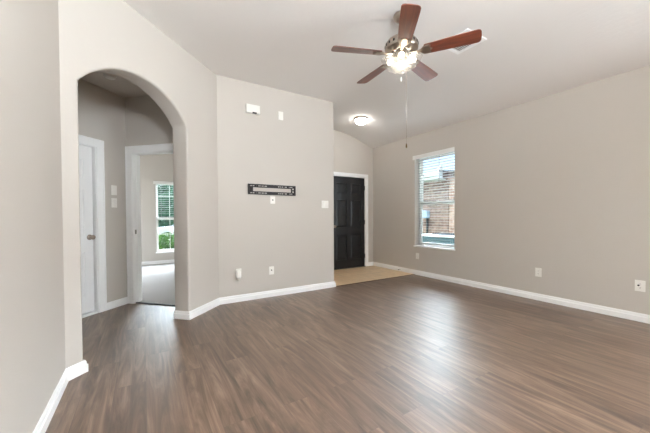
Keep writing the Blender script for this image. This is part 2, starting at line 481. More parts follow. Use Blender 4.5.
# hall walls (turned 45 degrees) and the bedroom
HALL_A = frame_mtx(-.1942, 4.8075, R(45))               # x along the wall, 0 at the inner corner, negative towards the viewer's left
HDX1 = (-.480 + .1942) / q                             # knob side edge of the hall door
HDX0 = HDX1 - .76
bm = newbm()
for x0, x1, z0, z1 in ((-2.6, HDX0, 0, HH), (HDX1, 0.12, 0, HH), (HDX0, HDX1, 2.032, HH)):
    add_box(bm, x0, x1, 0, .12, z0, z1, mtx=HALL_A)
struct('wall_hall', bm, M['wall'])
HALL_B = frame_mtx(-.1942, 4.8075, R(-45))              # x along the wall, 0 at the inner corner
BD0, BD1 = .095, .805
bm = newbm(); add_box(bm, BD0, BD1, .012, .045, 0, .013, .003, mtx=frame_mtx(-.1942, 4.8075, R(-45))); struct('trim_2', bm, M['dark'])
bm = newbm()
for x0, x1, z0, z1 in ((-.001, BD0, 0, HH), (BD1, 1.06, 0, HH), (BD0, BD1, 2.032, HH)):
    add_box(bm, x0, x1, 0, .12, z0, z1, mtx=HALL_B)
struct('wall_hall_end', bm, M['wall'])
bm = newbm(); add_box(bm, -2.55, -2.43, -1.4, .1, 0, HH, mtx=HALL_A); struct('wall_hall_near', bm, M['wall'])
BW0, BW1, BZ0, BZ1 = .26, 1.14, .295, 2.04
bm = newbm()
for x0, x1, z0, z1 in ((-2.4, BW0, 0, HH + .1), (BW1, 2.7, 0, HH + .1), (BW0, BW1, 0, BZ0), (BW0, BW1, BZ1, HH + .1)):
    add_box(bm, x0, x1, YB, YB + .15, z0, z1)
struct('wall_bedroom_far', bm, M['wall'])
bm = newbm()
add_box(bm, -2.4, -2.28, 5.2, 6.2, 0, HH); add_box(bm, -2.4, -2.28, 7.8, YB, 0, HH); add_box(bm, -2.4, -2.28, 6.2, 7.8, 0, .6); add_box(bm, -2.4, -2.28, 6.2, 7.8, 2.2, HH)
add_box(bm, -2.4, -1.9, 3.0, 5.3, 0, HH)
struct('wall_bedroom_left', bm, M['wall'])
bm = newbm(); add_box(bm, XT - .13, XT, YD + .1, YB + .1, 0, HH); struct('wall_bedroom_right', bm, M['wall'])

# ------------------------------------------------------------------ baseboards
BBH, BBT = .092, .017
BPROF = [(0, 0), (-BBT, 0), (-BBT, .058), (-BBT * .62, .062), (-BBT * .62, .072), (-BBT * .45, .084), (-BBT * .25, BBH), (0, BBH)]
def baseboard(name, path, m=None):
    """mitred run along a wall path; the room is on the right-hand side of travel"""
    bm = newbm(); P = [Vector((x, y)) for x, y in path]; rings = []
    for i, p in enumerate(P):
        d0 = (P[i] - P[i - 1]).normalized() if i else None
        d1 = (P[i + 1] - P[i]).normalized() if i < len(P) - 1 else None
        n0 = Vector((d0.y, -d0.x)) if d0 else None; n1 = Vector((d1.y, -d1.x)) if d1 else None
        n = n0 if n1 is None else n1 if n0 is None else (n0 + n1) / (1 + n0.dot(n1))
        rings.append([bm.verts.new((p.x - n.x * a, p.y - n.y * a, z)) for a, z in BPROF])
    for A, B in zip(rings, rings[1:]):
        k = len(A)
        for i in range(k): bm.faces.new((A[i], A[(i + 1) % k], B[(i + 1) % k], B[i]))
    bm.faces.new(rings[0]); bm.faces.new(rings[-1][::-1])
    bmesh.ops.recalc_face_normals(bm, faces=bm.faces[:])
    return struct(name, bm, m or M['trim'])
def LP(mtx, x, y=0):
    v = mtx @ Vector((x, y, 0)); return (v.x, v.y)
baseboard('baseboard_left', [(XL, YREAR), (XL, XL + CA), LP(ARCH, AA), LP(ARCH, AA, ATH)])
baseboard('baseboard_back', [LP(ARCH, AB, ATH), LP(ARCH, AB), (YT - CA, YT), (XT, YT), (XT, YD)])
baseboard('baseboard_right', [(XR, YD), (XR, YREAR)])
baseboard('baseboard_entry', [(DX1 + .07, YD), (XR, YD)])
baseboard('baseboard_hall', [LP(HALL_A, HDX1 + .085), LP(HALL_A, 0)])
baseboard('baseboard_bedroom', [(-2.28, YB), (XT - .13, YB)])

# ------------------------------------------------------------------ door frames and doors (local frame: x along, y into the wall)
def casing(name, mtx, x0, x1, zt, depth, w=.07, y_side=0, both=True):
    bm = newbm(); t = .017
    def leg(a, b, z0, z1):
        add_box(bm, a, b, -t, 0, z0, z1, .003, 1, mtx)
    leg(x0 - w, x0 + .008, 0, zt); leg(x1 - .008, x1 + w, 0, zt); leg(x0 - w, x1 + w, zt - .008, zt + w)
    add_box(bm, x0 - w, x0 - w + .016, -t - .006, 0, 0, zt + w - .001, .003, 1, mtx)       # backband
    add_box(bm, x1 + w - .016, x1 + w, -t - .006, 0, 0, zt + w - .001, .003, 1, mtx)
    add_box(bm, x0 - w, x1 + w, -t - .006, 0, zt + w - .016, zt + w, .003, 1, mtx)
    add_box(bm, x0 - .001, x0 + .015, -.002, depth, 0, zt, 0, 1, mtx)                      # jamb
    add_box(bm, x1 - .015, x1 + .001, -.002, depth, 0, zt, 0, 1, mtx)
    add_box(bm, x0, x1, -.002, depth, zt - .015, zt + .001, 0, 1, mtx)
    return bm
def panel_door(name, mtx_parent, x0, x1, z0, z1, y0, m, rows, st=.11):
    """six panel door: face at y0, 35 mm thick behind it"""
    w = x1 - x0; mid = (x0 + x1) / 2
    bm = newbm(); add_box(bm, x0, x1, y0 + .010, y0 + .035, z0, z1)
    add_box(bm, x0, x0 + st, y0, y0 + .012, z0, z1); add_box(bm, x1 - st, x1, y0, y0 + .012, z0, z1)
    for a, b in rows: add_box(bm, mid - st / 2, mid + st / 2, y0, y0 + .012, a, b)
    edges = [z0] + [e for r in rows for e in r] + [z1]
    for a, b in zip(edges[::2], edges[1::2]): add_box(bm, x0 + st, x1 - st, y0, y0 + .012, a, b)
    root = obj(name, bm, m, None, kind='structure')
    root.matrix_world = mtx_parent
    for a, b in rows:
        for u0, u1 in ((x0 + st, mid - st / 2), (mid + st / 2, x1 - st)):
            t = newbm(); g = .022; vs = []
            for yy, ins in ((y0 + .011, .004), (y0 + .009, .010), (y0 + .002, g + .012)):
                vs.append([t.verts.new((u0 + ins, yy, a + ins)), t.verts.new((u1 - ins, yy, a + ins)), t.verts.new((u1 - ins, yy, b - ins)), t.verts.new((u0 + ins, yy, b - ins))])
            for A, B in zip(vs, vs[1:]):
                for k in range(4): t.faces.new((A[k], A[(k + 1) % 4], B[(k + 1) % 4], B[k]))
            t.faces.new(vs[-1]); t.faces.new(vs[0][::-1])
            bmesh.ops.recalc_face_normals(t, faces=t.faces[:])
            obj('panel', t, m, root)
    return root
def knob(parent, x, y0, z, m, side=-1):
    bm = newbm(); mx = Matrix.Translation((x, y0, z)) @ Matrix.Rotation(R(90), 4, 'X')
    add_lathe(bm, [(0, -.002), (.033, -.002), (.033, .004), (.028, .009), (.012, .012), (.011, .030), (.018, .036), (.027, .046), (.028, .056), (.022, .066), (.010, .070), (0, .071)], 24, mx)
    return obj('door_knob', bm, m, parent, label='round satin nickel knob')

ENT = frame_mtx(0, YD, 0)
struct('trim_3', casing('c', ENT, DX0, DX1, DZ, .14), M['trim'])
fd = panel_door('door_1', ENT, DX0 + .018, DX1 - .018, .016, DZ - .018, .012, M['black'], [(.20, .76), (.93, 1.53), (1.67, 1.90)], .112)
knob(fd, DX0 + .072, .012, .95, M['nickel'])
for z in (.25, 1.03, 1.82):
    bm = newbm(); add_tube(bm, [(DX1 - .015, .004, z - .05), (DX1 - .015, .004, z + .05)], .007); obj('hinge', bm, M['blackm'], fd)
bm = newbm(); add_box(bm, DX0, DX1, -.01, .14, 0, .014, .004, mtx=ENT); struct('trim_4', bm, mat('dark_threshold', srgb(60, 54, 48), .4, metal=.5))

struct('trim_5', casing('c', HALL_A, HDX0, HDX1, 2.032, .12, .085), M['trim'])
hd = panel_door('door_2', HALL_A, HDX0 + .018, HDX1 - .029, .035, 2.014, .035, M['trim'], [(.22, .76), (.93, 1.50), (1.64, 1.87)], .105)
knob(hd, HDX1 - .072, .035, .93, M['nickel'])
bm = newbm(); add_box(bm, HDX0 + .016, HDX1 - .016, -.012, .11, 0, .022, .004, mtx=HALL_A); struct('trim_6', bm, M['trim'])
bm = newbm(); add_box(bm, HDX0, HDX1, .085, 0.095, 0, 2.032, mtx=HALL_A); struct('door_gap_shade', bm, M['dark'])   # dark sheet behind the door, coloured as the shade in its gap
t7 = casing('c', HALL_B, BD0, BD1, 2.032, .12, .085)
add_box(t7, BD0 + .013, BD0 + .025, .05, .085, 0, 1.99, .002, mtx=HALL_B)
add_box(t7, BD1 - .025, BD1 - .013, .05, .085, 0, 1.99, .002, mtx=HALL_B)
tr = struct('trim_8', t7, M['trim'])
bm = newbm(); add_box(bm, BD0 + .0145, BD0 + .017, .018, .045, .94, 1.0, .0008, mtx=HALL_B); obj('strike_plate', bm, M['steel'], tr)

# ------------------------------------------------------------------ windows
def window(name, mtx, w, z0, z1, depth, cols, rows):
    """double hung window: x 0..w along the wall, y into the wall"""
    root = empty(name, mtx.to_translation(), mtx.to_euler().z, kind='structure')
    d0, d1 = depth - .075, depth
    bm = newbm(); f = .024
    add_box(bm, 0, f, d0, d1, z0, z1, .003); add_box(bm, w - f, w, d0, d1, z0, z1, .003)
    add_box(bm, f, w - f, d0, d1, z1 - f, z1, .003); add_box(bm, f, w - f, d0, d1, z0, z0 + f, .003)
    obj('window_frame', bm, M['vinyl'], root)
    bm = newbm(); add_box(bm, -.02, w + .02, -.018, d0, z0 - .022, z0 + .002, .004); obj('window_sill', bm, M['trim'], root)
    zm = (z0 + z1) / 2 - .04; s = .028
    for nm, a, b, ya in (('lower_sash', z0 + f, zm + .03, d0 + .008), ('upper_sash', zm - .03, z1 - f, d0 + .038)):
        bm = newbm(); yb = ya + .028
        add_box(bm, f, f + s, ya, yb, a, b, .003); add_box(bm, w - f - s, w - f, ya, yb, a, b, .003)
        add_box(bm, f + s, w - f - s, ya, yb, b - (.045 if nm == 'lower_sash' else s), b, .003)
        add_box(bm, f + s, w - f - s, ya, yb, a, a + (.04 if nm == 'lower_sash' else .045), .003)
        so = obj(nm, bm, M['vinyl'], root)
        bm = newbm(); add_box(bm, f + s - .004, w - f - s + .004, ya + .012, ya + .016, a + .03, b - .03); obj('glass_pane', bm, M['glass'], so)
        if cols > 1:
            bm = newbm(); W_, H_ = w - 2 * (f + s), b - a - .08
            for k in range(1, cols): add_box(bm, f + s + W_ * k / cols - .006, f + s + W_ * k / cols + .006, ya + .006, ya + .022, a + .03, b - .03)
            for k in range(1, rows[nm]): add_box(bm, f + s, w - f - s, ya + .007, ya + .021, a + .04 + H_ * k / rows[nm] - .006, a + .04 + H_ * k / rows[nm] + .006)
            obj('muntin_bars', bm, M['vinyl'], so)
        if nm == 'lower_sash':
            bm = newbm(); add_box(bm, w / 2 - .03, w / 2 + .03, ya - .012, ya + .004, b - .012, b + .006, .003); obj('sash_lock', bm, M['vinyl'], so)
    return root
RW = frame_mtx(XR, WY1, R(-90))
window('window_1', RW, WY1 - WY0, WZ0, WZ1, .20, 1, {})
BWM = frame_mtx(BW0, YB, 0)
window('window_2', BWM, BW1 - BW0, BZ0, BZ1, .15, 3, {'lower_sash': 2, 'upper_sash': 3})
for nm, mx, w_, z0, z1 in (('window_3', frame_mtx(XR, -.75, R(-90)), 2.35, .5, 2.35), ('window_4', frame_mtx(2.25, YREAR, R(180)), 1.9, .4, 2.45)):
    bm = newbm()
    for a, b, c, d in ((0, .05, z0, z1), (w_ - .05, w_, z0, z1), (0, w_, z0, z0 + .05), (0, w_, z1 - .05, z1), (w_ / 2 - .03, w_ / 2 + .03, z0, z1)):
        add_box(bm, a, b, .06, .11, c, d, mtx=mx)
    wo = struct(nm, bm, M['vinyl'])
    bm = newbm(); add_box(bm, .03, w_ - .03, .08, .085, z0 + .03, z1 - .03, mtx=mx); obj('glass_pane', bm, M['glass'], wo)

def blind(label, mtx, w, z0, z1, pitch, tilt, wand_x, y_slat=.045):
    root = empty('window_blind', mtx @ Vector((w / 2, 0, z1)), mtx.to_euler().z, label, 'blind', 'window blinds')
    def L(bm): bmesh.ops.translate(bm, vec=(-w / 2, 0, -z1), verts=bm.verts); return bm
    bm = newbm(); add_box(bm, -.042, w + .004, -.022, -.006, z1 - .055, z1 + .022, .004)
    add_box(bm, -.045, -.035, -.01, 0, z1 - .055, z1 + .022); obj('valance', L(bm), M['vinyl'], root)
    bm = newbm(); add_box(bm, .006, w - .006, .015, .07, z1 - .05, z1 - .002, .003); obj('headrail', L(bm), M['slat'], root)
    bm = newbm(); n = int((z1 - z0 - .10) / pitch)
    for k in range(n):
        z = z1 - .075 - k * pitch
        rot = Matrix.Translation((0, y_slat, z)) @ Matrix.Rotation(tilt, 4, 'X')
        add_box(bm, .008, w - .008, -.024, .024, -.0014, .0014, 0, 1, rot)
    zb = z1 - .075 - (n - 1) * pitch
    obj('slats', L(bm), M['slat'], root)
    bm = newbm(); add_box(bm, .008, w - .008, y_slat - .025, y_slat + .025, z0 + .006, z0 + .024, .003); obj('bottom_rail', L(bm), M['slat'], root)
    for x in (.12, w - .12):
        bm = newbm()
        for yy in (y_slat - .025, y_slat + .025): add_tube(bm, [(x, yy, z0 + .02), (x, yy, z1 - .05)], .0011, 5)
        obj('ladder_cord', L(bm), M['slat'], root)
    if wand_x is not None:
        bm = newbm(); add_tube(bm, [(wand_x, .008, z1 - .06), (wand_x, .006, z1 - .56)], .004, 6); obj('tilt_wand', L(bm), M['steel'], root)
    return root
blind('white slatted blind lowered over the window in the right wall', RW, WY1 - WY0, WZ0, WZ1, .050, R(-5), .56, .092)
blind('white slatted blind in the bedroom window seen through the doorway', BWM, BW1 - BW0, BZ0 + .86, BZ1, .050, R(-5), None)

# ------------------------------------------------------------------ ceiling fan
FX, FY = 2.0686, 1.989
fan = empty('ceiling_fan', (FX, FY, H - .028), 0, 'nickel ceiling fan with five cherry wood blades and a lit light kit', 'ceiling fan')
def fo(name, bm, m, parent=fan, label=None): return obj(name, bm, m, parent, label=label)
bm = newbm(); add_lathe(bm, [(0, .028), (.072, .028), (.075, .020), (.070, -.002), (.048, -.024), (.022, -.034), (0, -.034)], 32); fo('canopy', bm, M['nickel'])
bm = newbm(); add_tube(bm, [(0, 0, -.02), (0, 0, -.19)], .013, 14); fo('downrod', bm, M['nickel'])
bm = newbm(); add_lathe(bm, [(0, -.165), (.030, -.165), (.034, -.185), (.085, -.196), (.128, -.212), (.150, -.240), (.152, -.285), (.146, -.300), (.120, -.310), (.112, -.322), (.080, -.330), (0, -.330)], 48)
mh = fo('motor_housing', bm, M['nickel'])
for k in range(20):
    bm = newbm(); add_box(bm, .1495, .1535, -.008, .008, -.272, -.250, .001, 1, Matrix.Rotation(2 * PI * k / 20, 4, 'Z')); fo('vent_slot', bm, M['dark'], mh)
bm = newbm(); add_lathe(bm, [(0, -.330), (.058, -.330), (.060, -.338), (.062, -.340), (.068, -.344), (.070, -.352), (.064, -.368), (.040, -.382), (.014, -.390), (0, -.390)], 32); fo('light_fitter', bm, M['nickel'])
ZB = -.335
pitch = math.tan(R(12))
angles = [14, 86, 158, 230, 302]
for a in angles:
    mx = Matrix.Rotation(R(a), 4, 'Z')
    # bracket arm: forked metal plate from motor to blade
    bm = newbm(); t = bmesh.new()
    outl = [(.085, -.020), (.125, -.016), (.155, -.014), (.175, -.022), (.200, -.046), (.245, -.050), (.262, -.040), (.250, -.026), (.262, -.012), (.275, 0)]
    outl = outl + [(x, -y) for x, y in outl[::-1][1:]]
    lo = [t.verts.new((x, y, ZB - .010 - y * pitch * min(1, max(0, (x - .12) / .08)))) for x, y in outl]
    hi = [t.verts.new((v.co.x, v.co.y, v.co.z + .005)) for v in lo]
    t.faces.new(lo[::-1]); t.faces.new(hi)
    for i in range(len(lo)):
        j = (i + 1) % len(lo); t.faces.new((lo[i], lo[j], hi[j], hi[i]))
    bmesh.ops.recalc_face_normals(t, faces=t.faces[:]); merge(bm, t)
    for x, y in ((.225, -.030), (.225, .030), (.255, 0)): add_ball(bm, (x, y, ZB - .011 - y * pitch), .006, 8, (1, 1, .5))
    o = fo('blade_bracket', bm, M['nickel']); o.rotation_euler = (0, 0, R(a))
    # blade: long board with rounded tip, pitched
    pr = [(.205, -.050), (.215, -.056), (.40, -.064), (.58, -.070), (.635, -.070), (.652, -.062), (.660, -.046), (.663, 0)]
    pr = pr + [(x, -y) for x, y in pr[::-1][1:]]
    t = bmesh.new()
    lo = [t.verts.new((x, y, ZB - .004 - y * pitch)) for x, y in pr]; hi = [t.verts.new((v.co.x, v.co.y, v.co.z + .006)) for v in lo]
    t.faces.new(lo[::-1]); t.faces.new(hi)
    for i in range(len(lo)):
        j = (i + 1) % len(lo); t.faces.new((lo[i], lo[j], hi[j], hi[i]))
    bmesh.ops.recalc_face_normals(t, faces=t.faces[:])
    o = fo('blade', t, M['blade']); o.rotation_euler = (0, 0, R(a))
# four bell shades tilting outwards, each with its bulb
for a in (44, 134, 224, 314):
    ax = Matrix.Rotation(R(a), 4, 'Z') @ Matrix.Translation((.058, 0, -.346)) @ Matrix.Rotation(R(-46), 4, 'Y')
    bm = newbm(); add_lathe(bm, [(0, .01), (.020, .01), (.024, -.004), (.027, -.024), (.022, -.028), (0, -.028)], 20, ax)
    arm = fo('lamp_holder', bm, M['nickel'])
    bm = newbm()
    prof = [(.024, -.014), (.036, -.020), (.054, -.038), (.064, -.062), (.069, -.084), (.075, -.100), (.081, -.107)]
    inner = [(r - .0025, z) for r, z in prof[::-1]]
    add_lathe(bm, prof + inner, 48, ax, True, .018, 16)
    sh = fo('glass_shade', bm, M['lampglass'], arm, 'clear ribbed glass bell shade')
    bm = newbm(); add_lathe(bm, [(0, -.02), (.011, -.026), (.013, -.040), (.022, -.052), (.025, -.066), (.020, -.080), (.010, -.088), (0, -.090)], 16, ax)
    fo('bulb', bm, M['bulb'], arm, 'glowing warm white bulb')
def pull(dx, dy, z0, z1, fobm, label, r=.0016):
    bm = newbm(); n = int((z0 - z1) / .012)
    add_tube(bm, [(dx, dy, z0), (dx, dy, z1)], r, 6)
    for k in range(n): add_ball(bm, (dx, dy, z0 - k * .012), r * 1.5, 6)
    ch = fo('pull_chain', bm, M['nickel'], fan, label)
    bm = newbm(); add_lathe(bm, [(0, 0), (.003, -.002), (.006, -.010), (.008, -.028), (.006, -.042), (0, -.046)], 12, Matrix.Translation((dx, dy, z1)))
    fo('pull_fob', bm, fobm, ch)
pull(.045, -.02, -.37, -1.157, M['brass'], 'long thin chain hanging far below the fan')
pull(-.008, -.004, -.38, -.545, M['white'], 'short chain with a pale fob')

# ------------------------------------------------------------------ foyer flush light, ceiling register, hall detector
fl = empty('flush_ceiling_light', (3.57, 4.465, H), 0, 'lit frosted dome ceiling light over the foyer by the black door', 'ceiling light')
bm = newbm(); add_lathe(bm, [(0, 0), (.136, 0), (.141, -.006), (.138, -.020), (.126, -.026), (0, -.026)], 40); obj('base_ring', bm, M['nickel'], fl)
bm = newbm(); add_lathe(bm, [(.119, -.024), (.117, -.040), (.101, -.072), (.072, -.096), (.036, -.110), (0, -.113)], 40); obj('glass_dome', bm, M['dome'], fl, label='glowing frosted glass dome')
bm = newbm(); add_lathe(bm, [(0, -.110), (.008, -.112), (.010, -.120), (.006, -.130), (0, -.133)], 16); obj('finial', bm, M['nickel'], fl)

vt = empty('air_vent', (2.943, 1.95, H), 0, 'square white air register in the ceiling behind a fan blade', 'air vent')
bm = newbm(); a, b = .17, .125
for x0, x1, y0, y1 in ((-a, a, -a, -b), (-a, a, b, a), (-a, -b, -b, b), (b, a, -b, b)): add_box(bm, x0, x1, y0, y1, -.010, 0, .003)
obj('vent_frame', bm, M['trim'], vt)
bm = newbm()
for k in range(12):
    add_box(bm, -b, b, -.010, .010, -.0008, .0008, 0, 1, Matrix.Translation((0, -b + .012 + k * .0208, -.006)) @ Matrix.Rotation(R(35), 4, 'X'))
obj('louvres', bm, M['trim'], vt)
bm = newbm(); add_box(bm, -b, b, -b, b, -.0016, -.0004); obj('duct_shade', bm, mat('shadow_grey_duct', srgb(150, 146, 142), .7), vt)  # grey sheet closing the duct, shade inside put into its colour

sd = empty('smoke_detector', (-.30, 4.11, HH), 0, 'round white smoke detector on the hall ceiling beyond the arch', 'smoke detector')
bm = newbm(); add_lathe(bm, [(0, 0), (.062, 0), (.064, -.006), (.060, -.014), (.052, -.018), (0, -.018)], 32); obj('mounting_ring', bm, M['white'], sd)
bm = newbm(); add_lathe(bm, [(.054, -.016), (.052, -.030), (.044, -.038), (.018, -.042), (0, -.042)], 32); obj('cover', bm, M['white'], sd)

# ------------------------------------------------------------------ wall plates (local frame: x along the wall, -y into the room)
def plate_root(name, label, cat, mtx, x, z, w, h, m=None, group=None):
    p = mtx @ Vector((x, 0, z)); root = empty(name, p, mtx.to_euler().z, label, cat, group or {'outlet': 'wall outlets', 'cable plate': 'cable plates', 'light switch': 'light switches'}.get(cat))
    bm = newbm(); add_box(bm, -w / 2, w / 2, -.006, 0, -h / 2, h / 2, .002, 2); obj('cover_plate', bm, m or M['white'], root)
    return root
def receptacles(root, x=0, m=None):
    for zc in (-.020, .020):
        bm = newbm(); add_box(bm, x - .016, x + .016, -.008, -.004, zc - .014, zc + .014, .0015); r = obj('socket', bm, m or M['white'], root)
        bm = newbm()
        for dx, hh in ((-.006, .004), (.006, .005)): add_box(bm, x + dx - .001, x + dx + .001, -.0085, -.007, zc - hh + .003, zc + hh + .003)
        add_box(bm, x - .002, x + .002, -.0085, -.007, zc - .010, zc - .006)
        obj('slots', bm, M['dark'], r)
def jack(root, x=0, z=0):
    bm = newbm(); mx = Matrix.Translation((x, -.006, z)) @ Matrix.Rotation(R(90), 4, 'X')
    add_lathe(bm, [(0, 0), (.009, 0), (.009, .004), (.006, .005), (.006, .014), (0, .014)], 12, mx); obj('cable_jack', bm, M['dark'], root)
def rocker(root, x):
    bm = newbm(); add_box(bm, x - .017, x + .017, -.0075, -.004, -.034, .034, .001); f = obj('switch_frame', bm, M['ivory'], root)
    bm = newbm(); add_box(bm, x - .015, x + .015, -.012, -.004, -.031, .031, .002, 1, Matrix.Translation((0, 0, 0)) @ Matrix.Rotation(R(4), 4, 'X')); obj('rocker', bm, M['white'], f)
def toggle(root, x):
    bm = newbm(); add_box(bm, x - .005, x + .005, -.0065, -.004, -.012, .012); s = obj('toggle_slot', bm, M['ivory'], root)
    bm = newbm(); add_box(bm, x - .004, x + .004, -.020, -.004, -.004, .006, .0015, 1, Matrix.Rotation(R(-18), 4, 'X')); obj('toggle', bm, M['white'], s)
RWL = frame_mtx(XR, 0, R(-90)); TVW = frame_mtx(0, YT, 0)
r = plate_root('wall_outlet', 'white outlet plate low on the right wall, just under the window', 'outlet', RWL, -4.013, .374, .074, .118); receptacles(r)
r = plate_root('wall_outlet', 'white outlet plate midway along the bare stretch of right wall', 'outlet', RWL, -1.908, .385, .076, .120); receptacles(r)
r = plate_root('wall_outlet', 'wide white outlet plate on the right wall nearest the viewer', 'outlet', RWL, -.933, .392, .082, .122); receptacles(r, .0); jack(r, -.012, .004)
r = plate_root('cable_plate', 'white cable plate just below the black television bracket', 'cable plate', TVW, 1.607, 1.410, .074, .108); jack(r)
r = plate_root('cable_plate', 'white cable plate low on the wall above the baseboard, below the television bracket', 'cable plate', TVW, 1.580, .382, .074, .118); jack(r, 0, .006)
r = plate_root('light_switch', 'wide two-switch white plate near the foyer corner', 'light switch', TVW, 2.503, 1.363, .128, .120); rocker(r, -.03); rocker(r, .03)
r = plate_root('blank_plate', 'blank white cover plate high on the wall to the right of the chime box', 'blank plate', TVW, 1.745, 2.655, .074, .122)
for z in (-.042, .042): bm = newbm(); add_lathe(bm, [(0, 0), (.004, 0), (.003, .0012), (0, .0014)], 10, Matrix.Translation((0, -.006, z)) @ Matrix.Rotation(R(90), 4, 'X')); obj('screw', bm, M['ivory'], r)
def hall_x(X): return (X + .1942) / q
r = plate_root('thermostat', 'upper white plate of the two beside the hall door', 'thermostat', HALL_A, hall_x(-.323), 1.518, .078, .124)
bm = newbm(); add_box(bm, -.030, .030, -.016, -.005, -.050, .050, .003, 2); obj('control_cover', bm, M['white'], r)
r = plate_root('light_switch', 'lower white switch plate of the two beside the hall door', 'light switch', HALL_A, hall_x(-.323), 1.355, .076, .120); rocker(r, 0)

# plug-in air freshener on its own outlet
r = plate_root('wall_outlet', 'white outlet plate low on the left, behind the plug-in device', 'outlet', TVW, 1.105, .397, .072, .116); receptacles(r)
p = empty('plug_in_freshener', (1.090, YT - .0095, .375), 0, 'white rounded plug-in air freshener in the leftmost low outlet', 'air freshener')
bm = newbm(); add_lathe(bm, [(0, .055), (.020, .054), (.026, .044), (.030, .010), (.034, -.016), (.032, -.038), (.022, -.052), (0, -.056)], 24, Matrix.Translation((0, -.036, 0)) @ Matrix.Diagonal((1, 1.0, 1, 1)))
obj('housing', bm, M['white'], p)
bm = newbm(); add_box(bm, -.016, .016, -.012, .0, -.012, .030, .003); obj('plug', bm, M['ivory'], p)
bm = newbm(); add_lathe(bm, [(0, -.05), (.020, -.05), (.021, -.062), (.016, -.072), (0, -.074)], 20, Matrix.Translation((0, -.036, 0))); obj('scent_bottle', bm, M['blueglass'] if False else M['ivory'], p)

# door chime box high on the wall
ch = empty('door_chime', (1.3145, YT, 2.663), 0, 'white door chime box high on the wall above the bracket', 'door chime')
bm = newbm(); add_box(bm, -.096, .096, -.052, 0, -.058, .058, .006, 2); obj('cover', bm, M['white'], ch)
bm = newbm(); add_box(bm, -.012, .050, -.0535, -.030, -.0590, -.044, .001); obj('sound_slot', bm, M['dark'], ch)

# television wall bracket
tv = empty('television_bracket', (1.604, YT, 1.555), 0, 'empty black steel television wall bracket with slotted rails', 'wall bracket')
hw, hh = .362, .073
for zs in (1, -1):
    bm = newbm(); z0, z1 = sorted((zs * hh, zs * (hh - .046)))
    zc = (z0 + z1) / 2
    slots = [(-.330, -.235), (-.215, -.085), (.085, .170), (.190, .318)]
    add_box(bm, -hw, hw, -.010, -.006, zc + .0065, z1); add_box(bm, -hw, hw, -.010, -.006, z0, zc - .0065)
    xs = [-hw] + [e for s in slots for e in s] + [hw]
    for a, b in zip(xs[::2], xs[1::2]): add_box(bm, a, b, -.010, -.006, zc - .0065, zc + .0065)
    for s0, s1 in slots:                               # short webs that divide each slot
        for k in (1, 2): xm = s0 + (s1 - s0) * k / 3; add_box(bm, xm - .004, xm + .004, -.010, -.006, zc - .0065, zc + .0065)
    ze = zs * hh; add_box(bm, -hw, hw, -.026, -.006, *sorted((ze, ze - zs * .004)))           # folded lip
    obj('slotted_rail', bm, M['blackm'], tv)
for xs in (-1, 1):
    bm = newbm(); x0, x1 = sorted((xs * hw, xs * (hw - (.072 if xs < 0 else .070))))
    add_box(bm, x0, x1, -.012, -.0095, -.032, .032)
    e = xs * hw; add_box(bm, *sorted((e, e - xs * .012)), -.030, -.0, -hh, hh, .001)
    pl_ = obj('end_plate', bm, M['blackm'], tv)
    for z in (-.020, .022):
        bm = newbm(); add_lathe(bm, [(0, 0), (.012, 0), (.012, .004), (.007, .005), (.007, .010), (0, .010)], 12, Matrix.Translation((xs * (hw - .038), -.012, z)) @ Matrix.Rotation(R(90), 4, 'X'))
        obj('lag_bolt', bm, M['ivory'] if xs > 0 else M['blackm'], pl_)
for x in (-.25, .25):
    for z in (-.05, .05): obj('wall_spacer', box(x - .012, x + .012, -.0065, 0, z - .012, z + .012), M['blackm'], tv)

# small door stop on the baseboard near the foyer
ds = empty('door_stop', (XR - BBT, 4.454, .045), R(-90), 'small spring door stop on the baseboard beside the tile', 'door stop')
bm = newbm(); add_tube(bm, [(0, 0, 0), (0, -.055, 0)], .005, 8); obj('spring', bm, M['steel'], ds)
bm = newbm(); add_tube(bm, [(0, -.054, 0), (0, -.068, 0)], .008, 10); obj('rubber_tip', bm, M['rubber'], ds)

# ------------------------------------------------------------------ outside: side yard and the neighbour
GZ = -.20
bm = newbm(); add_box(bm, XR + .21, 16, -8, YB + 22, GZ - .2, GZ); struct('ground_side_yard', bm, M['grass'])
bm = newbm(); add_box(bm, -14, XR + .21, YB + .15, YB + 22, GZ - .2, GZ - .001)
add_box(bm, XT + .0, XR + .21, YD + .14, YB + .15, GZ - .2, GZ - .001)
struct('ground_front_yard', bm, M['grass'])
bm = newbm(); add_box(bm, -14, 16, 13.0, 19.5, GZ - .1, GZ + .01); struct('street', bm, M['asphalt'])
# roof of this house with its overhangs
bm = newbm()
add_prism(bm, [(-2.9, 3.27), (3.9, 3.27), (XR + .62, 2.99), (XR + .62, 3.10), (1.2, 5.2), (-2.9, 3.45)], 0, 11, Matrix(((1, 0, 0, 0), (0, 0, 1, -5.1), (0, 1, 0, 0), (0, 0, 0, 1))))
add_box(bm, -2.9, 3.3, 5.8, YB + .95, 2.86, 3.28)
struct('roof', bm, M['shingle'])

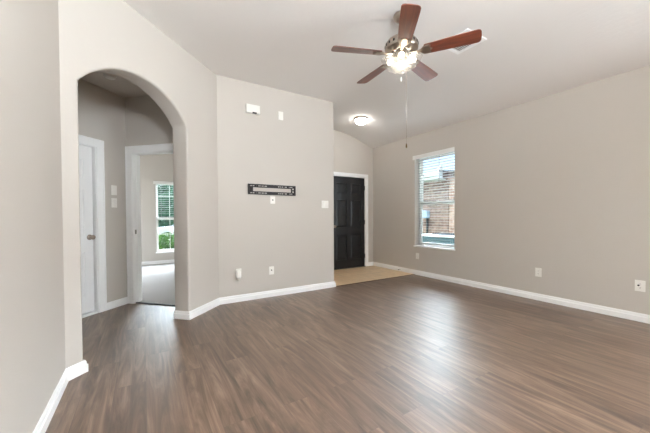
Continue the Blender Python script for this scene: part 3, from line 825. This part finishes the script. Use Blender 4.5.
NX, NE = 7.5, 5.42                                    # neighbour wall plane, end of its eave
nh = empty('neighbour_house', (NX, 9.0, GZ), 0, 'brick house with a pale eave seen through the right window', 'house')
def nb(bm): bmesh.ops.translate(bm, vec=(-NX, -9.0, -GZ), verts=bm.verts); return bm
PX = Matrix(((1, 0, 0, 0), (0, 0, 1, 0), (0, 1, 0, 0), (0, 0, 0, 1)))
bm = newbm(); add_box(bm, NX, NX + 4, NE - .02, 15, GZ, 2.44); obj('wall', nb(bm), M['brick'], nh)
bm = newbm(); add_box(bm, NX - .30, NX - .27, NE + .06, 15.2, 2.22, 2.42, .004); add_box(bm, NX - .40, NX - .30, NE + .06, 15.2, 2.32, 2.43, .01); obj('fascia', nb(bm), M['fascia'], nh)
bm = newbm(); add_box(bm, NX - .28, NX + .02, NE + .06, 15.2, 2.22, 2.24); obj('soffit', nb(bm), M['fascia'], nh)
bm = newbm(); add_prism(bm, [(NX - .35, 2.42), (NX + 4.2, 2.80), (NX + 4.2, 2.90), (NX - .35, 2.45)], NE, 15.2, PX); obj('roof', nb(bm), M['shingle'], nh)
bm = newbm(); add_prism(bm, [(NX - .40, 2.23), (NX - .22, 2.23), (NX - .22, 2.60), (NX - .30, 2.60), (NX - .40, 2.44)], NE, NE + .06, PX); obj('eave_return', nb(bm), M['fascia'], nh)
bm = newbm(); add_box(bm, NX - .14, NX, 6.03, 6.27, 1.11, 1.34, .01); mb_ = obj('meter_box', nb(bm), M['blueglass'], nh)
bm = newbm(); add_tube(bm, [(NX - .07, 6.08, GZ), (NX - .07, 6.08, 1.12)], .03, 8); obj('conduit', nb(bm), M['acgrill'], mb_)
bm = newbm(); add_box(bm, NX + .02, NX + .25, -3, NE - .03, GZ, 2.23); add_box(bm, NX, NX + .27, -3, NE - .03, 2.20, 2.25)
obj('brick_garden_wall', bm, M['brickx'], None, label='sunlit tan brick wall beside the pale eave, right of the brick house', cat='wall')

ac = empty('air_conditioner', (5.93, 4.27, GZ), 0, 'teal-grey outdoor air conditioner with pale lid outside the right window', 'air conditioner')
bm = newbm(); add_box(bm, -.55, .55, -.6, .6, 0, .07, .01); obj('pad', bm, M['concrete'], ac)
bm = newbm(); add_box(bm, -.39, .39, -.44, .44, .08, .90); obj('core', bm, M['acgrill'], ac)
bm = newbm()
for k in range(11):
    z = .12 + k * .070
    for x0, x1, y0, y1 in ((-.415, -.385, -.455, .455), (.385, .415, -.455, .455), (-.40, .40, -.465, -.435), (-.40, .40, .435, .465)): add_box(bm, x0, x1, y0, y1, z, z + .062, .004)
obj('louvre_panels', bm, M['acbody'], ac)
for sx in (-1, 1):
    for sy in (-1, 1): obj('corner_post', box(sx * .405 - .02, sx * .405 + .02, sy * .455 - .02, sy * .455 + .02, .07, .91, .006), M['acbody'], ac)
bm = newbm(); add_box(bm, -.43, .43, -.48, .48, .90, .945, .012, 2); obj('lid', bm, M['actop'], ac)
bm = newbm()
for r_ in (.08, .15, .22, .29, .35): add_lathe(bm, [(r_ - .005, .945), (r_, .955), (r_ + .005, .945)], 36)
for k in range(8): add_tube(bm, [(0, 0, .955), (.36 * math.cos(k * PI / 4), .36 * math.sin(k * PI / 4), .952)], .004, 5)
obj('fan_guard', bm, M['acgrill'], ac)

# ------------------------------------------------------------------ outside the bedroom: shrub, car, trees
def leaves(bm, c, rad, n, size, flat=1.0):
    for _ in range(n):
        while True:
            v = Vector((random.uniform(-1, 1), random.uniform(-1, 1), random.uniform(-1, 1)))
            if .35 < v.length < 1: break
        p = Vector((c[0] + v.x * rad[0], c[1] + v.y * rad[1], c[2] + v.z * rad[2]))
        d = Vector((random.gauss(0, 1), random.gauss(0, 1), random.gauss(0, 1))).normalized()
        e = d.orthogonal().normalized(); f = d.cross(e); s = size * random.uniform(.6, 1.3)
        vs = [bm.verts.new(p + e * s), bm.verts.new(p + f * s * .45), bm.verts.new(p - e * s), bm.verts.new(p - f * s * .45)]
        bm.faces.new(vs)
def shrub(x, y, h, rad, label):
    r = empty('shrub', (x, y, GZ), 0, label, 'shrub', 'shrubs beyond the bedroom')
    bm = newbm(); leaves(bm, (0, 0, h * .55), (rad, rad * .8, h * .5), 2600, .045 if h < 2 else .12); obj('foliage', bm, M['hedge' if h < 2 else 'leaf'], r)
    bm = newbm()
    for k in range(5): add_tube(bm, [(0, 0, 0), (.25 * rad * math.cos(k * 1.3), .25 * rad * math.sin(k * 1.3), h * .4), (.6 * rad * math.cos(k * 1.3), .6 * rad * math.sin(k * 1.3), h * .8)], [.02, .014, .006], 6)
    obj('stems', bm, M['bark'], r)
shrub(.60, 9.75, .88, .60, 'bright green shrub just outside the bedroom window')
shrub(1.4, 17.8, 2.6, 1.5, 'tall dense shrub across the street behind the car')
def tree(x, y, h, rad, label):
    r = empty('tree', (x, y, GZ), 0, label, 'tree')
    bm = newbm(); add_tube(bm, [(0, 0, 0), (.05, .02, h * .3), (0, .05, h * .6), (.06, 0, h * .85)], [.18, .14, .10, .04], 10)
    for k in range(6):
        a = k * 1.05; z = h * (.3 + .07 * k)
        add_tube(bm, [(0.03, 0.02, z), (rad * .4 * math.cos(a), rad * .4 * math.sin(a), z + rad * .3), (rad * .75 * math.cos(a), rad * .75 * math.sin(a), z + rad * .45)], [.06, .04, .015], 6)
    obj('trunk', bm, M['bark'], r)
    bm = newbm()
    for k in range(9):
        a = k * 2.4; rr = rad * .55 * math.sqrt((k + .5) / 9)
        leaves(bm, (rr * math.cos(a), rr * math.sin(a), h * (.38 + .06 * k)), (rad * .6, rad * .6, rad * .5), 900, .11)
    obj('foliage', bm, M['leaf'], r)
tree(1.1, 23.0, 4.2, 2.2, 'leafy green tree across the street, rising behind the tall shrub')

def car(cx, cy, gz):
    root = empty('car', (cx, cy, gz), 0, 'silver-white car parked in the street beyond the bedroom window', 'car')
    # side outline (x along, z) -> lofted over the width with a slimmer roof
    low = [(-2.2, .30), (-2.24, .55), (-2.16, .80), (-1.55, .92), (-1.0, .95), (1.35, .96), (2.0, .92), (2.22, .80), (2.26, .5), (2.2, .28)]
    bm = newbm()
    def loft(bm, prof, ys):
        rings = [[bm.verts.new((x * sx, y, z * sz if sz != 1 else z)) for x, z in prof] for y, sx, sz in ys]
        for A, B in zip(rings, rings[1:]):
            for i in range(len(A)):
                j = (i + 1) % len(A); f = bm.faces.new((A[i], A[j], B[j], B[i])); f.smooth = True
        bm.faces.new(rings[0][::-1]); bm.faces.new(rings[-1])
        bmesh.ops.recalc_face_normals(bm, faces=bm.faces[:])
    loft(bm, low, [(-.88, .97, 1), (-.84, 1, 1), (.84, 1, 1), (.88, .97, 1)])
    body = obj('body', bm, M['carpaint'], root)
    bm = newbm(); t = bmesh.new()
    base = [(-1.15, -.80), (1.75, -.80), (1.75, .80), (-1.15, .80)]; top = [(-.35, -.62), (1.15, -.62), (1.15, .62), (-.35, .62)]
    lo = [t.verts.new((x, y, .94)) for x, y in base]; hi = [t.verts.new((x, y, 1.44)) for x, y in top]
    t.faces.new(lo[::-1]); t.faces.new(hi)
    for i in range(4): t.faces.new((lo[i], lo[(i + 1) % 4], hi[(i + 1) % 4], hi[i]))
    bmesh.ops.bevel(t, geom=t.edges[:], offset=.05, segments=3, affect='EDGES', profile=.5); merge(bm, t)
    obj('cabin', bm, M['carpaint'], root)
    for ys in (-1, 1):                                  # side glass
        for xs in ([(-.88, .97), (.26, .97), (.26, 1.37), (-.30, 1.37)], [(.36, .97), (1.42, .97), (1.05, 1.37), (.36, 1.37)]):
            bm = newbm(); off = lambda z: ys * (.815 - (z - .94) * .36)
            vs = [bm.verts.new((x, off(z), z)) for x, z in xs]; vs2 = [bm.verts.new((x, off(z) - ys * .02, z)) for x, z in xs]
            bm.faces.new(vs); bm.faces.new(vs2[::-1])
            for i in range(4): bm.faces.new((vs[i], vs[(i + 1) % 4], vs2[(i + 1) % 4], vs2[i]))
            bmesh.ops.recalc_face_normals(bm, faces=bm.faces[:]); obj('side_window', bm, M['carglass'], root)
    for x in (-1.38, 1.38):
        for ys in (-1, 1):
            mx = Matrix.Translation((x, ys * .80, .33)) @ Matrix.Rotation(R(90), 4, 'X')
            bm = newbm(); add_lathe(bm, [(.20, -.10), (.31, -.105), (.33, -.08), (.33, .08), (.31, .105), (.20, .10)], 32, mx); w = obj('wheel', bm, M['tyre'], root)
            bm = newbm(); add_lathe(bm, [(0, -.095), (.06, -.10), (.21, -.085), (.21, .085), (.06, .10), (0, .095)], 24, mx); obj('hubcap', bm, M['steel'], w)
            bm = newbm(); add_lathe(bm, [(0, -.101), (.40, -.101), (.40, .101), (0, .101)], 32, mx); obj('wheel_arch', bm, M['tyre'], body)
    for x, m_ in ((-2.2, M['lampglass']), (2.2, M['lamp_red'])):
        for ys in (-.62, .62):
            bm = newbm(); add_box(bm, x - .06, x + .06, ys - .17, ys + .17, .66, .78, .02); obj('lamp', bm, m_, root)
car(2.25, 15.2, GZ + .01)
